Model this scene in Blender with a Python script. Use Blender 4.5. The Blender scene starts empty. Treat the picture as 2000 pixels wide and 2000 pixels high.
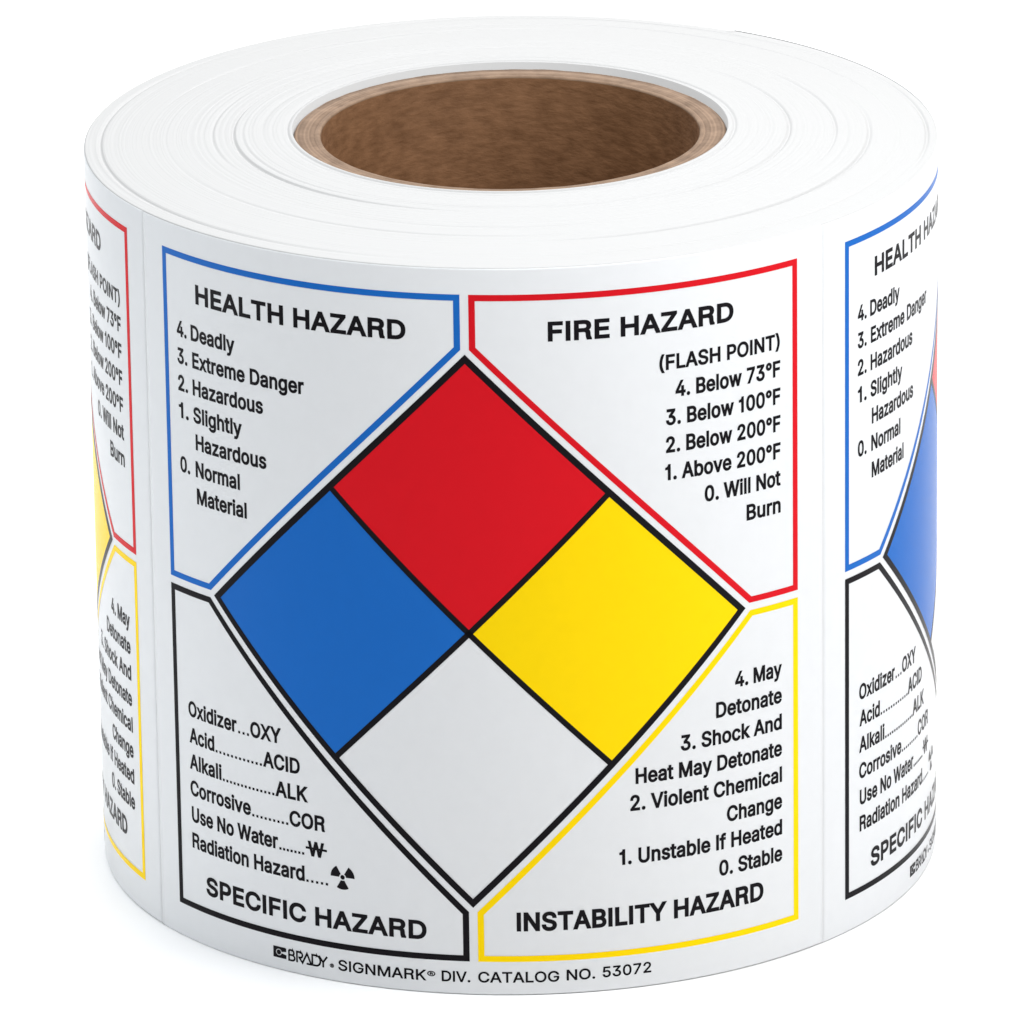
# A roll of printed hazard labels standing on a plain white studio surface (close-up of one object).
import bpy, bmesh, math
from mathutils import Vector, Matrix, noise
from mathutils.geometry import delaunay_2d_cdt

S = bpy.context.scene
R = 0.0762                      # outer radius of the roll in metres; all roll dimensions below are in units of R
HGT = 1.7576                    # height of the roll
PHI0 = -0.1116                  # azimuth of the middle of the front label
PITCH = 1.78394                 # label repeat, radians
UTAIL = 1.5 * PITCH             # where the outermost turn ends (behind, on the right)
SKEW = -0.0008                  # the web climbs by this much per radian

# ------------------------------------------------------------------ camera
F_PX = 17332.97; CAM_D = 19.83362; CAM_Z = 6.15661; CP = 0.34333; CY = -0.00039; CR = -0.01368
cam_d = bpy.data.cameras.new('camera'); cam = bpy.data.objects.new('camera', cam_d)
S.collection.objects.link(cam); S.camera = cam
cam_d.sensor_width = 36.0; cam_d.lens = 36.0 * F_PX / 2000.0
cam_d.clip_start = 0.05; cam_d.clip_end = 50.0
fw = Vector((math.sin(CY)*math.cos(CP), math.cos(CY)*math.cos(CP), -math.sin(CP)))
rt = Vector((math.cos(CY), -math.sin(CY), 0)); up = rt.cross(fw)
rt, up = math.cos(CR)*rt + math.sin(CR)*up, -math.sin(CR)*rt + math.cos(CR)*up
cam.matrix_world = Matrix(((rt.x, up.x, -fw.x, 0), (rt.y, up.y, -fw.y, -CAM_D*R),
                           (rt.z, up.z, -fw.z, (CAM_Z + HGT)*R), (0, 0, 0, 1)))

# ------------------------------------------------------------------ world and lamps
W = bpy.data.worlds.new('World'); S.world = W; W.use_nodes = True
wb = W.node_tree.nodes['Background']
wb.inputs['Color'].default_value = (0.90, 0.95, 1.0, 1); wb.inputs['Strength'].default_value = 0.03

def softbox(name, loc, target, sx, sy, power, col=(1, 1, 1)):
    d = bpy.data.lights.new(name, 'AREA'); d.shape = 'RECTANGLE'; d.size = sx*R; d.size_y = sy*R
    d.energy = power; d.color = col
    o = bpy.data.objects.new(name, d); S.collection.objects.link(o)
    o.location = Vector(loc)*R
    o.rotation_euler = (Vector(target) - Vector(loc)).to_track_quat('-Z', 'Y').to_euler()
    return o
softbox('overhead_softbox', (2.8, -2.5, 8.2), (0, -0.4, 0), 6, 6, 2.10)
softbox('overhead_softbox', (-2.5, -2.5, 8.2), (0, -0.4, 0), 6, 6, 1.78, (0.92, 0.965, 1.0))
softbox('overhead_softbox', (0, -6.0, 7.5), (0, -0.8, 0), 6, 5, 0.42)
softbox('top_right_softbox', (5.0, -2.0, 6.0), (0, 0, 0), 4, 4, 1.16)
softbox('backdrop_softbox', (-0.5, 8.0, 8.0), (-0.5, 6.5, 0), 14, 6, 9.0)
softbox('side_softbox', (5.0, -4.4, 2.5), (0, 0, 0.9), 4, 4.6, 0.49)
softbox('low_fill_softbox', (-4.2, -0.6, 1.0), (-1.0, -0.6, 0.1), 3, 1.8, 0.22, (0.92, 0.965, 1.0))

S.view_settings.view_transform = 'Standard'; S.view_settings.look = 'None'
S.view_settings.exposure = 0.0; S.view_settings.gamma = 1.0; S.view_settings.use_curve_mapping = False
S.cycles.max_bounces = 10; S.cycles.diffuse_bounces = 6

# ------------------------------------------------------------------ materials
def mat(name, col, rough=0.5, spec=0.5, coat=0.0, coat_rough=0.1):
    m = bpy.data.materials.new(name); m.use_nodes = True
    b = m.node_tree.nodes['Principled BSDF']
    b.inputs['Base Color'].default_value = (*col, 1); b.inputs['Roughness'].default_value = rough
    b.inputs['Specular IOR Level'].default_value = spec
    b.inputs['Coat Weight'].default_value = coat; b.inputs['Coat Roughness'].default_value = coat_rough
    return m
def nodes(m): return m.node_tree.nodes, m.node_tree.links, m.node_tree.nodes['Principled BSDF']
def noise_bump(m, scale, strength, dist, stretch=(1, 1, 1), detail=4):
    n, l, b = nodes(m)
    tc = n.new('ShaderNodeTexCoord'); mp = n.new('ShaderNodeMapping'); mp.inputs['Scale'].default_value = stretch
    nz = n.new('ShaderNodeTexNoise'); nz.inputs['Scale'].default_value = scale; nz.inputs['Detail'].default_value = detail
    bp = n.new('ShaderNodeBump'); bp.inputs['Strength'].default_value = strength; bp.inputs['Distance'].default_value = dist
    l.new(tc.outputs['Object'], mp.inputs['Vector']); l.new(mp.outputs['Vector'], nz.inputs['Vector'])
    l.new(nz.outputs['Fac'], bp.inputs['Height']); l.new(bp.outputs['Normal'], b.inputs['Normal'])
    return nz
GL = dict(rough=0.27, spec=0.05)
M_FACE = mat('label_face', (0.785, 0.795, 0.808), **GL)
M_RED = mat('red_ink', (0.68, 0.008, 0.016), **GL)
M_BLUE = mat('blue_ink', (0.012, 0.138, 0.515), **GL)
M_YEL = mat('yellow_ink', (0.99, 0.68, 0.001), **GL)
M_BLK = mat('black_ink', (0.008, 0.007, 0.009), **GL)
for m in (M_FACE, M_RED, M_BLUE, M_YEL, M_BLK):
    noise_bump(m, 55, 0.045, 0.0006, (1, 1, 0.3), 3)
    n, l, b = nodes(m)                                # slightly uneven ink and paper
    tc = n.new('ShaderNodeTexCoord'); nz = n.new('ShaderNodeTexNoise'); nz.inputs['Scale'].default_value = 420; nz.inputs['Detail'].default_value = 6
    hs = n.new('ShaderNodeHueSaturation'); hs.inputs['Color'].default_value = b.inputs['Base Color'].default_value
    mr = n.new('ShaderNodeMapRange'); mr.inputs['From Min'].default_value = 0.3; mr.inputs['From Max'].default_value = 0.7
    mr.inputs['To Min'].default_value = 0.992; mr.inputs['To Max'].default_value = 1.008
    l.new(tc.outputs['Object'], nz.inputs['Vector']); l.new(nz.outputs['Fac'], mr.inputs['Value']); l.new(mr.outputs['Result'], hs.inputs['Value'])
    l.new(hs.outputs['Color'], b.inputs['Base Color'])
M_LINER = mat('liner_edge', (0.485, 0.484, 0.482), 0.6, 0.3)
def liner_nodes(m):                                   # fine concentric layers on the wound edges
    n, l, b = nodes(m)
    tc = n.new('ShaderNodeTexCoord'); sx = n.new('ShaderNodeSeparateXYZ'); cx = n.new('ShaderNodeCombineXYZ')
    ln = n.new('ShaderNodeVectorMath'); ln.operation = 'LENGTH'
    l.new(tc.outputs['Object'], sx.inputs[0]); l.new(sx.outputs['X'], cx.inputs['X']); l.new(sx.outputs['Y'], cx.inputs['Y'])
    l.new(cx.outputs[0], ln.inputs[0])
    nz = n.new('ShaderNodeTexNoise'); nz.noise_dimensions = '1D'; nz.inputs['Scale'].default_value = 2600; nz.inputs['Detail'].default_value = 3
    l.new(ln.outputs['Value'], nz.inputs['W'])
    n2 = n.new('ShaderNodeTexNoise'); n2.inputs['Scale'].default_value = 90; n2.inputs['Detail'].default_value = 4
    l.new(tc.outputs['Object'], n2.inputs['Vector'])
    ad = n.new('ShaderNodeMath'); ad.operation = 'MULTIPLY'; l.new(nz.outputs['Fac'], ad.inputs[0]); l.new(n2.outputs['Fac'], ad.inputs[1])
    bp = n.new('ShaderNodeBump'); bp.inputs['Strength'].default_value = 0.28; bp.inputs['Distance'].default_value = 0.0003
    l.new(ad.outputs[0], bp.inputs['Height']); l.new(bp.outputs['Normal'], b.inputs['Normal'])
liner_nodes(M_LINER)
M_BACK = mat('liner_side', (0.78, 0.78, 0.79), 0.5, 0.4)

def kraft(name, c0, c1, scale, stretch, plies=False):
    m = mat(name, c0, 0.72, 0.3); n, l, b = nodes(m)
    nz = noise_bump(m, scale, 0.4, 0.0005, stretch, 6)
    tc = n.new('ShaderNodeTexCoord')
    n2 = n.new('ShaderNodeTexNoise'); n2.inputs['Scale'].default_value = 240; n2.inputs['Detail'].default_value = 5
    l.new(tc.outputs['Object'], n2.inputs['Vector'])
    if plies:                                         # paper plies seen edge on: rings round the axis
        sp = n.new('ShaderNodeSeparateXYZ'); cb = n.new('ShaderNodeCombineXYZ'); le = n.new('ShaderNodeVectorMath'); le.operation = 'LENGTH'
        l.new(tc.outputs['Object'], sp.inputs[0]); l.new(sp.outputs['X'], cb.inputs['X']); l.new(sp.outputs['Y'], cb.inputs['Y']); l.new(cb.outputs[0], le.inputs[0])
        n2.noise_dimensions = '1D'; n2.inputs['Scale'].default_value = 1900; l.new(le.outputs['Value'], n2.inputs['W'])
    mx = n.new('ShaderNodeMath'); mx.operation = 'ADD'; l.new(nz.outputs['Fac'], mx.inputs[0]); l.new(n2.outputs['Fac'], mx.inputs[1])
    cr = n.new('ShaderNodeValToRGB'); cr.color_ramp.elements[0].position = 0.35; cr.color_ramp.elements[1].position = 0.68
    hf = n.new('ShaderNodeMath'); hf.operation = 'MULTIPLY'; hf.inputs[1].default_value = 0.5
    l.new(mx.outputs[0], hf.inputs[0]); l.new(hf.outputs[0], cr.inputs['Fac'])
    cr.color_ramp.elements[0].color = (*c0, 1); cr.color_ramp.elements[1].color = (*c1, 1)
    l.new(cr.outputs['Color'], b.inputs['Base Color'])
    return m
M_KRAFT = kraft('kraft_board', (0.132, 0.058, 0.021), (0.222, 0.108, 0.048), 800, (0.5, 0.5, 1.2))
M_KEDGE = kraft('kraft_cut_edge', (0.150, 0.092, 0.056), (0.31, 0.205, 0.135), 330, (1, 1, 1), True)
M_FLOOR = mat('white_acrylic', (0.93, 0.93, 0.93), 0.6, 0.2)

# ------------------------------------------------------------------ mesh helpers
def link(name, bm, m, parent=None, smooth=True):
    me = bpy.data.meshes.new(name); bm.to_mesh(me); bm.free()
    for p in me.polygons: p.use_smooth = smooth
    me.materials.append(m)
    o = bpy.data.objects.new(name, me); S.collection.objects.link(o)
    if parent: o.parent = parent
    return o
TURN = 0.006                                          # thickness of one turn (liner, adhesive, label)
def rad(u): return 1.0 - TURN*(UTAIL - u)/(2*math.pi)  # the wound web is a spiral
def wrap(u, v, lift):                                 # label plane (u radians from the label's middle, v down from the rim) -> 3D, azimuth 0
    return u, v, lift
def place(u, v, lift, k):
    a = u + k*PITCH; r = (rad(a) + lift)*R; ph = a + PHI0
    return Vector((r*math.sin(ph), -r*math.cos(ph), (HGT - v - SKEW*a)*R))
def flat_polys(polys, du=0.012):
    """Flat polygons (lists of (u, v)) -> bmesh cut into narrow upright strips so that it can bend round the roll."""
    bm = bmesh.new()
    for p in polys:
        vs = [bm.verts.new((x, y, 0)) for x, y in p]
        bm.faces.new(vs)
    us = [v.co.x for v in bm.verts]; a, b = min(us), max(us)
    n = max(1, int((b - a)/du))
    for i in range(1, n):
        x = a + (b - a)*i/n
        bmesh.ops.bisect_plane(bm, geom=bm.verts[:] + bm.edges[:] + bm.faces[:], dist=1e-7, plane_co=(x, 0, 0), plane_no=(1, 0, 0))
    return bm
def printed(name, bm, m, parent, lift, k=0):
    for v in bm.verts: v.co = place(v.co.x, v.co.y, lift, k)
    bmesh.ops.recalc_face_normals(bm, faces=bm.faces[:])
    for f in bm.faces:
        c = f.calc_center_median()
        if f.normal.x*c.x + f.normal.y*c.y < 0: f.normal_flip()
    return link(name, bm, m, parent)
def inset(poly, t):
    """Ring between a convex-ish polygon and its inset by t, as quads."""
    n = len(poly); area = sum(poly[i][0]*poly[(i+1) % n][1] - poly[(i+1) % n][0]*poly[i][1] for i in range(n))
    sg = 1 if area > 0 else -1; inner = []
    for i in range(n):
        p0, p1, p2 = (Vector(poly[i-1]), Vector(poly[i]), Vector(poly[(i+1) % n]))
        d1 = (p1 - p0).normalized(); d2 = (p2 - p1).normalized()
        n1 = Vector((-d1.y, d1.x))*sg; n2 = Vector((-d2.y, d2.x))*sg
        b = (n1 + n2); b = b/b.dot(n1)
        inner.append(tuple(p1 + b*t))
    return [[poly[i], poly[(i+1) % n], inner[(i+1) % n], inner[i]] for i in range(n)], inner

# ------------------------------------------------------------------ lettering (grotesque glyph outlines: advance|spline|spline; x,y handles in 1e-4 em)
GLYPHS = '''
( 2731|891 1565 891 2066 891 2439 929 2829 1005 3237 1082 3644 1185 4036 1316 4411 1447 4787 1597 5113 1765 5391 1963 5391 2161 5391 2359 5391 2186 5038 2036 4668 1909 4281 1781 3894 1683 3512 1615 3134 1547 2756 1512 2400 1512 2066 1512 1763 1543 1456 1603 1145 1663 835 1756 507 1881 162 2006 -183 2166 -557 2359 -959 2161 -959 1963 -959 1765 -959 1478 -468 1261 34 1113 546 965 1058
) 2731|570 -959 372 -959 572 -547 735 -168 859 179 983 526 1074 854 1132 1163 1190 1471 1219 1772 1219 2066 1219 2400 1185 2756 1116 3134 1048 3512 951 3894 825 4281 698 4668 547 5038 372 5391 570 5391 768 5391 966 5391 1135 5113 1285 4787 1417 4411 1549 4036 1652 3643 1728 3235 1803 2826 1840 2437 1840 2066 1840 1556 1765 1045 1615 533 1465 20 1248 -477 966 -959 768 -959
. 1878|1080 -44 953 -44 827 -44 720 0 630 89 540 178 495 285 495 410 495 537 540 645 630 734 720 823 827 867 953 867 1080 867 1188 823 1277 734 1366 645 1410 537 1410 410 1410 285 1366 178 1277 89 1188 0
0 4531|2645 -68 2267 -68 1889 -68 1567 35 1299 241 1032 447 828 744 688 1133 548 1523 478 1992 478 2540 478 3089 549 3558 691 3948 834 4339 1038 4638 1304 4845 1571 5052 1891 5155 2267 5155 2643 5155 2963 5052 3230 4845 3496 4638 3700 4339 3841 3948 3982 3558 4053 3089 4053 2540 4053 1992 3983 1523 3843 1133 3703 744 3499 447 3233 241 2967 35|2017 495 2267 495 2515 495 2727 576 2902 737 3077 899 3210 1132 3301 1437 3393 1742 3438 2110 3438 2540 3438 2975 3393 3345 3301 3650 3210 3955 3077 4189 2902 4351 2727 4514 2515 4595 2267 4595 2017 4595 1804 4514 1630 4351 1456 4189 1323 3955 1231 3650 1139 3345 1093 2975 1093 2540 1093 2110 1139 1742 1231 1437 1323 1132 1456 899 1630 737 1804 576
1 3300|1820 0 1600 0 1600 1207 1600 2413 1600 3620 1240 3620 880 3620 520 3620 520 3760 520 3900 520 4040 697 4087 873 4133 1050 4180 1193 4287 1337 4393 1480 4500 1560 4696 1640 4891 1720 5087 1900 5087 2080 5087 2260 5087 2260 3391 2260 1696 2260 0 2040 0
2 4531|1723 0 638 0 638 158 638 316 638 475 1206 1079 1774 1683 2342 2287 2536 2490 2695 2669 2822 2823 2948 2978 3043 3126 3107 3266 3171 3406 3202 3555 3202 3715 3202 3897 3160 4054 3076 4186 2992 4318 2877 4419 2731 4490 2586 4560 2421 4595 2236 4595 2038 4595 1867 4555 1722 4474 1578 4393 1466 4280 1388 4135 1309 3989 1270 3817 1270 3619 1065 3619 860 3619 656 3619 656 3924 724 4192 862 4423 1000 4654 1189 4834 1431 4962 1672 5091 1945 5155 2250 5155 2555 5155 2825 5092 3059 4966 3294 4840 3477 4668 3610 4452 3744 4236 3810 3993 3810 3725 3810 3536 3777 3353 3709 3177 3642 3000 3526 2804 3360 2586 3193 2369 2963 2105 2670 1796 2289 1399 1907 1001 1526 604 1526 592 1526 579 1526 567 2315 567 3103 567 3892 567 3892 378 3892 189 3892 0 2808 0
3 4531|2522 -68 2178 -68 1869 -68 1585 -13 1326 97 1068 208 860 366 702 574 543 781 455 1029 437 1318 656 1318 874 1318 1093 1318 1108 1143 1166 994 1265 871 1364 748 1493 655 1652 592 1812 530 1989 498 2185 498 2394 498 2583 535 2750 608 2917 681 3049 788 3146 929 3243 1070 3291 1243 3291 1448 3291 1634 3247 1806 3160 1961 3072 2117 2934 2242 2747 2335 2559 2429 2314 2475 2011 2475 1863 2475 1715 2475 1567 2475 1567 2647 1567 2819 1567 2991 2004 3488 2441 3985 2878 4483 2878 4495 2878 4508 2878 4520 2151 4520 1424 4520 696 4520 696 4709 696 4898 696 5087 1706 5087 2715 5087 3725 5087 3725 4927 3725 4766 3725 4606 3188 3998 2651 3390 2113 2783 2113 2818 2113 2853 2113 2888 2489 2927 2812 2884 3083 2759 3354 2633 3563 2455 3709 2224 3856 1993 3930 1734 3930 1448 3930 1152 3855 889 3704 661 3554 432 3348 253 3086 125 2825 -4
4 4531|1641 1055 396 1055 396 1231 396 1408 396 1584 1087 2752 1778 3919 2468 5087 2681 5087 2894 5087 3107 5087 2433 3944 1759 2802 1086 1659 1086 1648 1086 1637 1086 1625 2101 1625 3116 1625 4131 1625 4131 1435 4131 1245 4131 1055 2886 1055|3020 0 2817 0 2817 404 2817 808 2817 1212 2817 1295 2817 1378 2817 1461 2817 2033 2817 2604 2817 3175 3020 3175 3224 3175 3428 3175 3428 2117 3428 1058 3428 0 3224 0
5 4531|2540 -68 2212 -68 1910 -68 1639 -9 1400 111 1161 230 970 394 828 601 686 808 609 1042 597 1304 806 1304 1014 1304 1222 1304 1236 1149 1288 1011 1379 889 1470 768 1588 672 1733 603 1877 533 2037 498 2212 498 2417 498 2600 547 2762 644 2924 740 3050 873 3141 1043 3232 1213 3278 1405 3278 1622 3278 1840 3230 2037 3136 2211 3041 2385 2912 2521 2747 2620 2582 2719 2392 2769 2178 2769 2008 2769 1840 2740 1675 2684 1510 2627 1378 2551 1280 2458 1078 2481 875 2504 673 2526 768 3380 864 4234 959 5087 1861 5087 2762 5087 3663 5087 3663 4898 3663 4709 3663 4520 2944 4520 2225 4520 1506 4520 1450 4018 1394 3517 1338 3015 1346 3015 1354 3015 1362 3015 1474 3113 1611 3191 1775 3249 1939 3307 2112 3336 2294 3336 2526 3336 2741 3294 2938 3209 3135 3125 3305 3006 3450 2853 3595 2699 3707 2518 3788 2311 3869 2104 3909 1878 3909 1632 3909 1304 3836 1012 3689 756 3542 500 3341 299 3086 152 2831 5
7 4531|1196 0 970 0 1724 1494 2479 2989 3233 4483 3233 4495 3233 4508 3233 4520 2363 4520 1492 4520 621 4520 621 4709 621 4898 621 5087 1716 5087 2811 5087 3906 5087 3906 4887 3906 4686 3906 4486 3154 2991 2401 1495 1649 0 1423 0
A 4797|393 0 164 0 781 1696 1398 3391 2014 5087 2264 5087 2513 5087 2762 5087 3385 3391 4007 1696 4630 0 4403 0 4177 0 3950 0 3591 1008 3231 2017 2871 3025 2805 3212 2728 3444 2641 3721 2553 3999 2447 4353 2322 4783 2365 4783 2408 4783 2451 4783 2326 4348 2219 3991 2129 3709 2039 3428 1964 3200 1905 3025 1553 2017 1202 1008 850 0 621 0|1965 1420 1099 1420 1099 1609 1099 1798 1099 1987 1965 1987 2831 1987 3698 1987 3698 1798 3698 1609 3698 1420 2831 1420
B 4561|1222 0 601 0 601 1696 601 3391 601 5087 1204 5087 1807 5087 2410 5087 2763 5087 3056 5027 3288 4906 3520 4785 3694 4623 3808 4420 3923 4216 3981 3989 3981 3738 3981 3522 3943 3343 3867 3201 3790 3058 3689 2945 3563 2859 3436 2774 3298 2710 3148 2666 3148 2652 3148 2637 3148 2622 3312 2611 3473 2555 3631 2455 3789 2355 3920 2213 4024 2031 4127 1849 4179 1626 4179 1362 4179 1105 4120 873 4001 667 3883 461 3698 299 3445 179 3192 60 2866 0 2465 0 1844 0|1246 1149 1246 570 1647 570 2047 570 2448 570 2844 570 3127 646 3298 797 3469 949 3554 1138 3554 1366 3554 1539 3511 1696 3424 1839 3338 1981 3215 2095 3056 2180 2896 2265 2705 2308 2482 2308 2070 2308 1658 2308 1246 2308 1246 1729|1246 3408 1246 2854 1624 2854 2002 2854 2380 2854 2566 2854 2734 2890 2882 2962 3029 3033 3146 3134 3231 3264 3317 3394 3360 3546 3360 3721 3360 3947 3282 4136 3126 4288 2970 4441 2728 4517 2400 4517 2015 4517 1631 4517 1246 4517 1246 3963
C 5101|2933 -68 2673 -68 2234 -68 1844 38 1502 249 1161 461 892 762 696 1152 501 1543 403 2005 403 2540 403 3077 501 3541 696 3931 892 4322 1161 4623 1502 4836 1844 5049 2234 5155 2673 5155 2930 5155 3173 5118 3402 5043 3631 4968 3837 4857 4020 4712 4203 4566 4356 4390 4478 4184 4599 3978 4683 3744 4729 3482 4513 3482 4298 3482 4083 3482 4045 3658 3981 3812 3894 3945 3806 4078 3699 4191 3573 4283 3447 4375 3307 4444 3153 4490 2999 4535 2839 4558 2673 4558 2361 4558 2082 4479 1835 4322 1588 4165 1393 3937 1250 3638 1106 3338 1034 2973 1034 2540 1034 2110 1107 1745 1251 1446 1396 1147 1592 919 1839 763 2085 607 2364 529 2673 529 2839 529 2999 553 3153 599 3307 646 3447 715 3573 806 3699 897 3806 1009 3894 1144 3981 1278 4045 1432 4083 1605 4298 1605 4513 1605 4729 1605 4685 1345 4603 1112 4481 906 4359 700 4207 525 4024 379 3840 233 3634 122 3406 46 3177 -30
D 5022|2705 0 2188 0 1779 0 1369 0 959 0 959 190 959 380 959 570 1355 570 1751 570 2147 570 2562 570 2905 649 3179 807 3452 966 3655 1193 3790 1490 3924 1787 3991 2142 3991 2554 3991 2961 3925 3312 3791 3605 3658 3899 3460 4124 3196 4281 2932 4438 2603 4517 2209 4517 1783 4517 1358 4517 932 4517 932 4707 932 4897 932 5087 1372 5087 1813 5087 2253 5087 2750 5087 3173 4986 3525 4783 3877 4581 4146 4290 4334 3911 4522 3532 4616 3080 4616 2554 4616 2023 4521 1568 4333 1186 4144 805 3868 512 3506 307 3144 102|1031 5087 1246 5087 1246 3391 1246 1696 1246 0 1031 0 816 0 601 0 601 1696 601 3391 601 5087 816 5087
E 4186|1651 0 601 0 601 1696 601 3391 601 5087 1642 5087 2684 5087 3725 5087 3725 4897 3725 4707 3725 4517 2899 4517 2072 4517 1246 4517 1246 3964 1246 3411 1246 2858 2015 2858 2785 2858 3554 2858 3554 2668 3554 2478 3554 2287 2785 2287 2015 2287 1246 2287 1246 1715 1246 1143 1246 570 2081 570 2917 570 3752 570 3752 380 3752 190 3752 0 2702 0
F 4101|816 0 601 0 601 1696 601 3391 601 5087 1631 5087 2661 5087 3691 5087 3691 4897 3691 4707 3691 4517 2876 4517 2061 4517 1246 4517 1246 3939 1246 3361 1246 2783 1985 2783 2723 2783 3462 2783 3462 2592 3462 2402 3462 2212 2723 2212 1985 2212 1246 2212 1246 1475 1246 737 1246 0 1031 0
G 5203|3092 -68 2687 -68 2234 -68 1836 38 1494 251 1151 464 884 765 691 1156 499 1546 403 2008 403 2540 403 3077 499 3541 691 3931 884 4322 1149 4623 1489 4836 1828 5049 2215 5155 2649 5155 2918 5155 3169 5116 3404 5036 3638 4956 3848 4842 4032 4693 4216 4544 4370 4367 4491 4164 4613 3960 4697 3734 4742 3486 4521 3486 4301 3486 4080 3486 4028 3652 3958 3801 3872 3931 3785 4062 3682 4175 3561 4269 3440 4364 3304 4436 3153 4484 3002 4533 2835 4558 2653 4558 2350 4558 2076 4480 1832 4324 1587 4168 1393 3940 1250 3639 1106 3339 1034 2973 1034 2540 1034 2110 1107 1746 1251 1448 1396 1149 1593 922 1842 765 2091 608 2373 529 2687 529 2974 529 3227 590 3447 712 3666 834 3838 1007 3962 1233 4086 1458 4148 1722 4148 2025 4213 2013 4278 2002 4343 1990 3837 1990 3332 1990 2827 1990 2827 2179 2827 2368 2827 2557 3478 2557 4129 2557 4780 2557 4780 2372 4780 2186 4780 2001 4780 1582 4689 1218 4508 908 4327 599 4080 358 3766 188 3452 17
H 5169|816 0 601 0 601 1696 601 3391 601 5087 816 5087 1031 5087 1246 5087 1246 4354 1246 3621 1246 2888 2138 2888 3031 2888 3923 2888 3923 3621 3923 4354 3923 5087 4138 5087 4353 5087 4568 5087 4568 3391 4568 1696 4568 0 4353 0 4138 0 3923 0 3923 773 3923 1545 3923 2318 3031 2318 2138 2318 1246 2318 1246 1545 1246 773 1246 0 1031 0
I 1850|817 0 601 0 601 1696 601 3391 601 5087 817 5087 1033 5087 1249 5087 1249 3391 1249 1696 1249 0 1033 0
K 4667|1456 1890 1045 1454 1045 1690 1045 1926 1045 2161 1161 2316 1276 2466 1391 2610 1506 2755 1624 2896 1745 3033 1865 3171 1989 3307 2117 3441 2623 3990 3130 4539 3636 5087 3918 5087 4201 5087 4483 5087 3759 4311 3035 3535 2311 2759 2300 2760 2289 2761 2277 2762 1866 2326|816 0 601 0 601 1696 601 3391 601 5087 816 5087 1031 5087 1246 5087 1246 4506 1246 3924 1246 3342 1244 2978 1242 2614 1239 2250 1242 2144 1244 2038 1246 1932 1246 1288 1246 644 1246 0 1031 0|3976 0 3721 0 3107 864 2492 1728 1878 2591 2012 2759 2146 2926 2281 3093 3016 2062 3751 1031 4486 0 4231 0
L 3930|1605 0 601 0 601 1696 601 3391 601 5087 816 5087 1031 5087 1246 5087 1246 3581 1246 2076 1246 570 2035 570 2823 570 3612 570 3612 380 3612 190 3612 0 2608 0
M 6282|807 0 601 0 601 1696 601 3391 601 5087 906 5087 1211 5087 1516 5087 1935 4015 2353 2943 2772 1871 2802 1796 2835 1702 2873 1589 2911 1477 2950 1355 2992 1226 3035 1096 3075 967 3114 838 3152 710 3187 593 3216 488 3168 488 3121 488 3073 488 3105 588 3140 701 3179 826 3217 951 3258 1080 3300 1212 3342 1344 3382 1468 3421 1582 3460 1697 3494 1794 3523 1871 3936 2943 4350 4015 4763 5087 5068 5087 5373 5087 5678 5087 5678 3391 5678 1696 5678 0 5466 0 5254 0 5043 0 5043 970 5043 1939 5043 2909 5043 3016 5043 3136 5044 3269 5046 3402 5048 3542 5051 3687 5055 3833 5058 3981 5061 4131 5065 4281 5068 4428 5070 4572 5089 4572 5109 4572 5128 4572 5080 4414 5030 4255 4976 4094 4923 3932 4870 3777 4819 3628 4768 3478 4719 3342 4674 3218 4628 3094 4590 2991 4558 2909 4178 1939 3798 970 3418 0 3232 0 3047 0 2861 0 2475 970 2089 1939 1704 2909 1672 2989 1634 3089 1591 3209 1548 3330 1501 3464 1449 3610 1398 3757 1345 3913 1291 4076 1236 4240 1179 4405 1120 4572 1143 4572 1165 4572 1188 4572 1193 4444 1197 4307 1200 4160 1203 4013 1206 3865 1209 3716 1211 3567 1213 3423 1215 3284 1218 3146 1219 3020 1219 2909 1219 1939 1219 970 1219 0 1013 0
N 5234|817 0 601 0 601 1696 601 3391 601 5087 855 5087 1108 5087 1362 5087 2052 4000 2742 2913 3431 1827 3486 1745 3551 1638 3628 1507 3704 1376 3786 1230 3875 1067 3964 904 4051 732 4138 550 4108 545 4079 541 4049 536 4029 723 4014 905 4006 1082 3999 1260 3993 1423 3991 1572 3989 1721 3988 1847 3988 1949 3988 2995 3988 4041 3988 5087 4203 5087 4418 5087 4633 5087 4633 3391 4633 1696 4633 0 4378 0 4123 0 3868 0 3253 967 2637 1935 2021 2902 1942 3029 1859 3164 1774 3307 1688 3449 1590 3617 1480 3810 1370 4004 1235 4240 1075 4520 1114 4526 1153 4532 1192 4537 1203 4285 1213 4051 1222 3837 1231 3624 1238 3437 1243 3279 1247 3121 1250 2998 1250 2909 1250 1939 1250 970 1250 0 1033 0
O 5333|3107 -68 2670 -68 2233 -68 1844 38 1504 249 1164 461 895 762 698 1152 501 1543 403 2005 403 2540 403 3077 501 3541 698 3931 895 4322 1164 4623 1504 4836 1844 5049 2233 5155 2670 5155 3107 5155 3496 5049 3836 4836 4176 4623 4443 4322 4638 3931 4833 3541 4930 3077 4930 2540 4930 2005 4833 1543 4638 1152 4443 762 4176 461 3836 249 3496 38|2365 529 2670 529 2973 529 3247 606 3494 760 3741 913 3938 1140 4083 1441 4229 1741 4302 2108 4302 2540 4302 2977 4229 3346 4083 3646 3938 3947 3741 4174 3494 4327 3247 4481 2973 4558 2670 4558 2365 4558 2089 4480 1842 4326 1595 4171 1399 3943 1253 3643 1107 3342 1034 2975 1034 2540 1034 2108 1107 1742 1253 1442 1399 1143 1595 916 1842 761 2089 607
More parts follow.
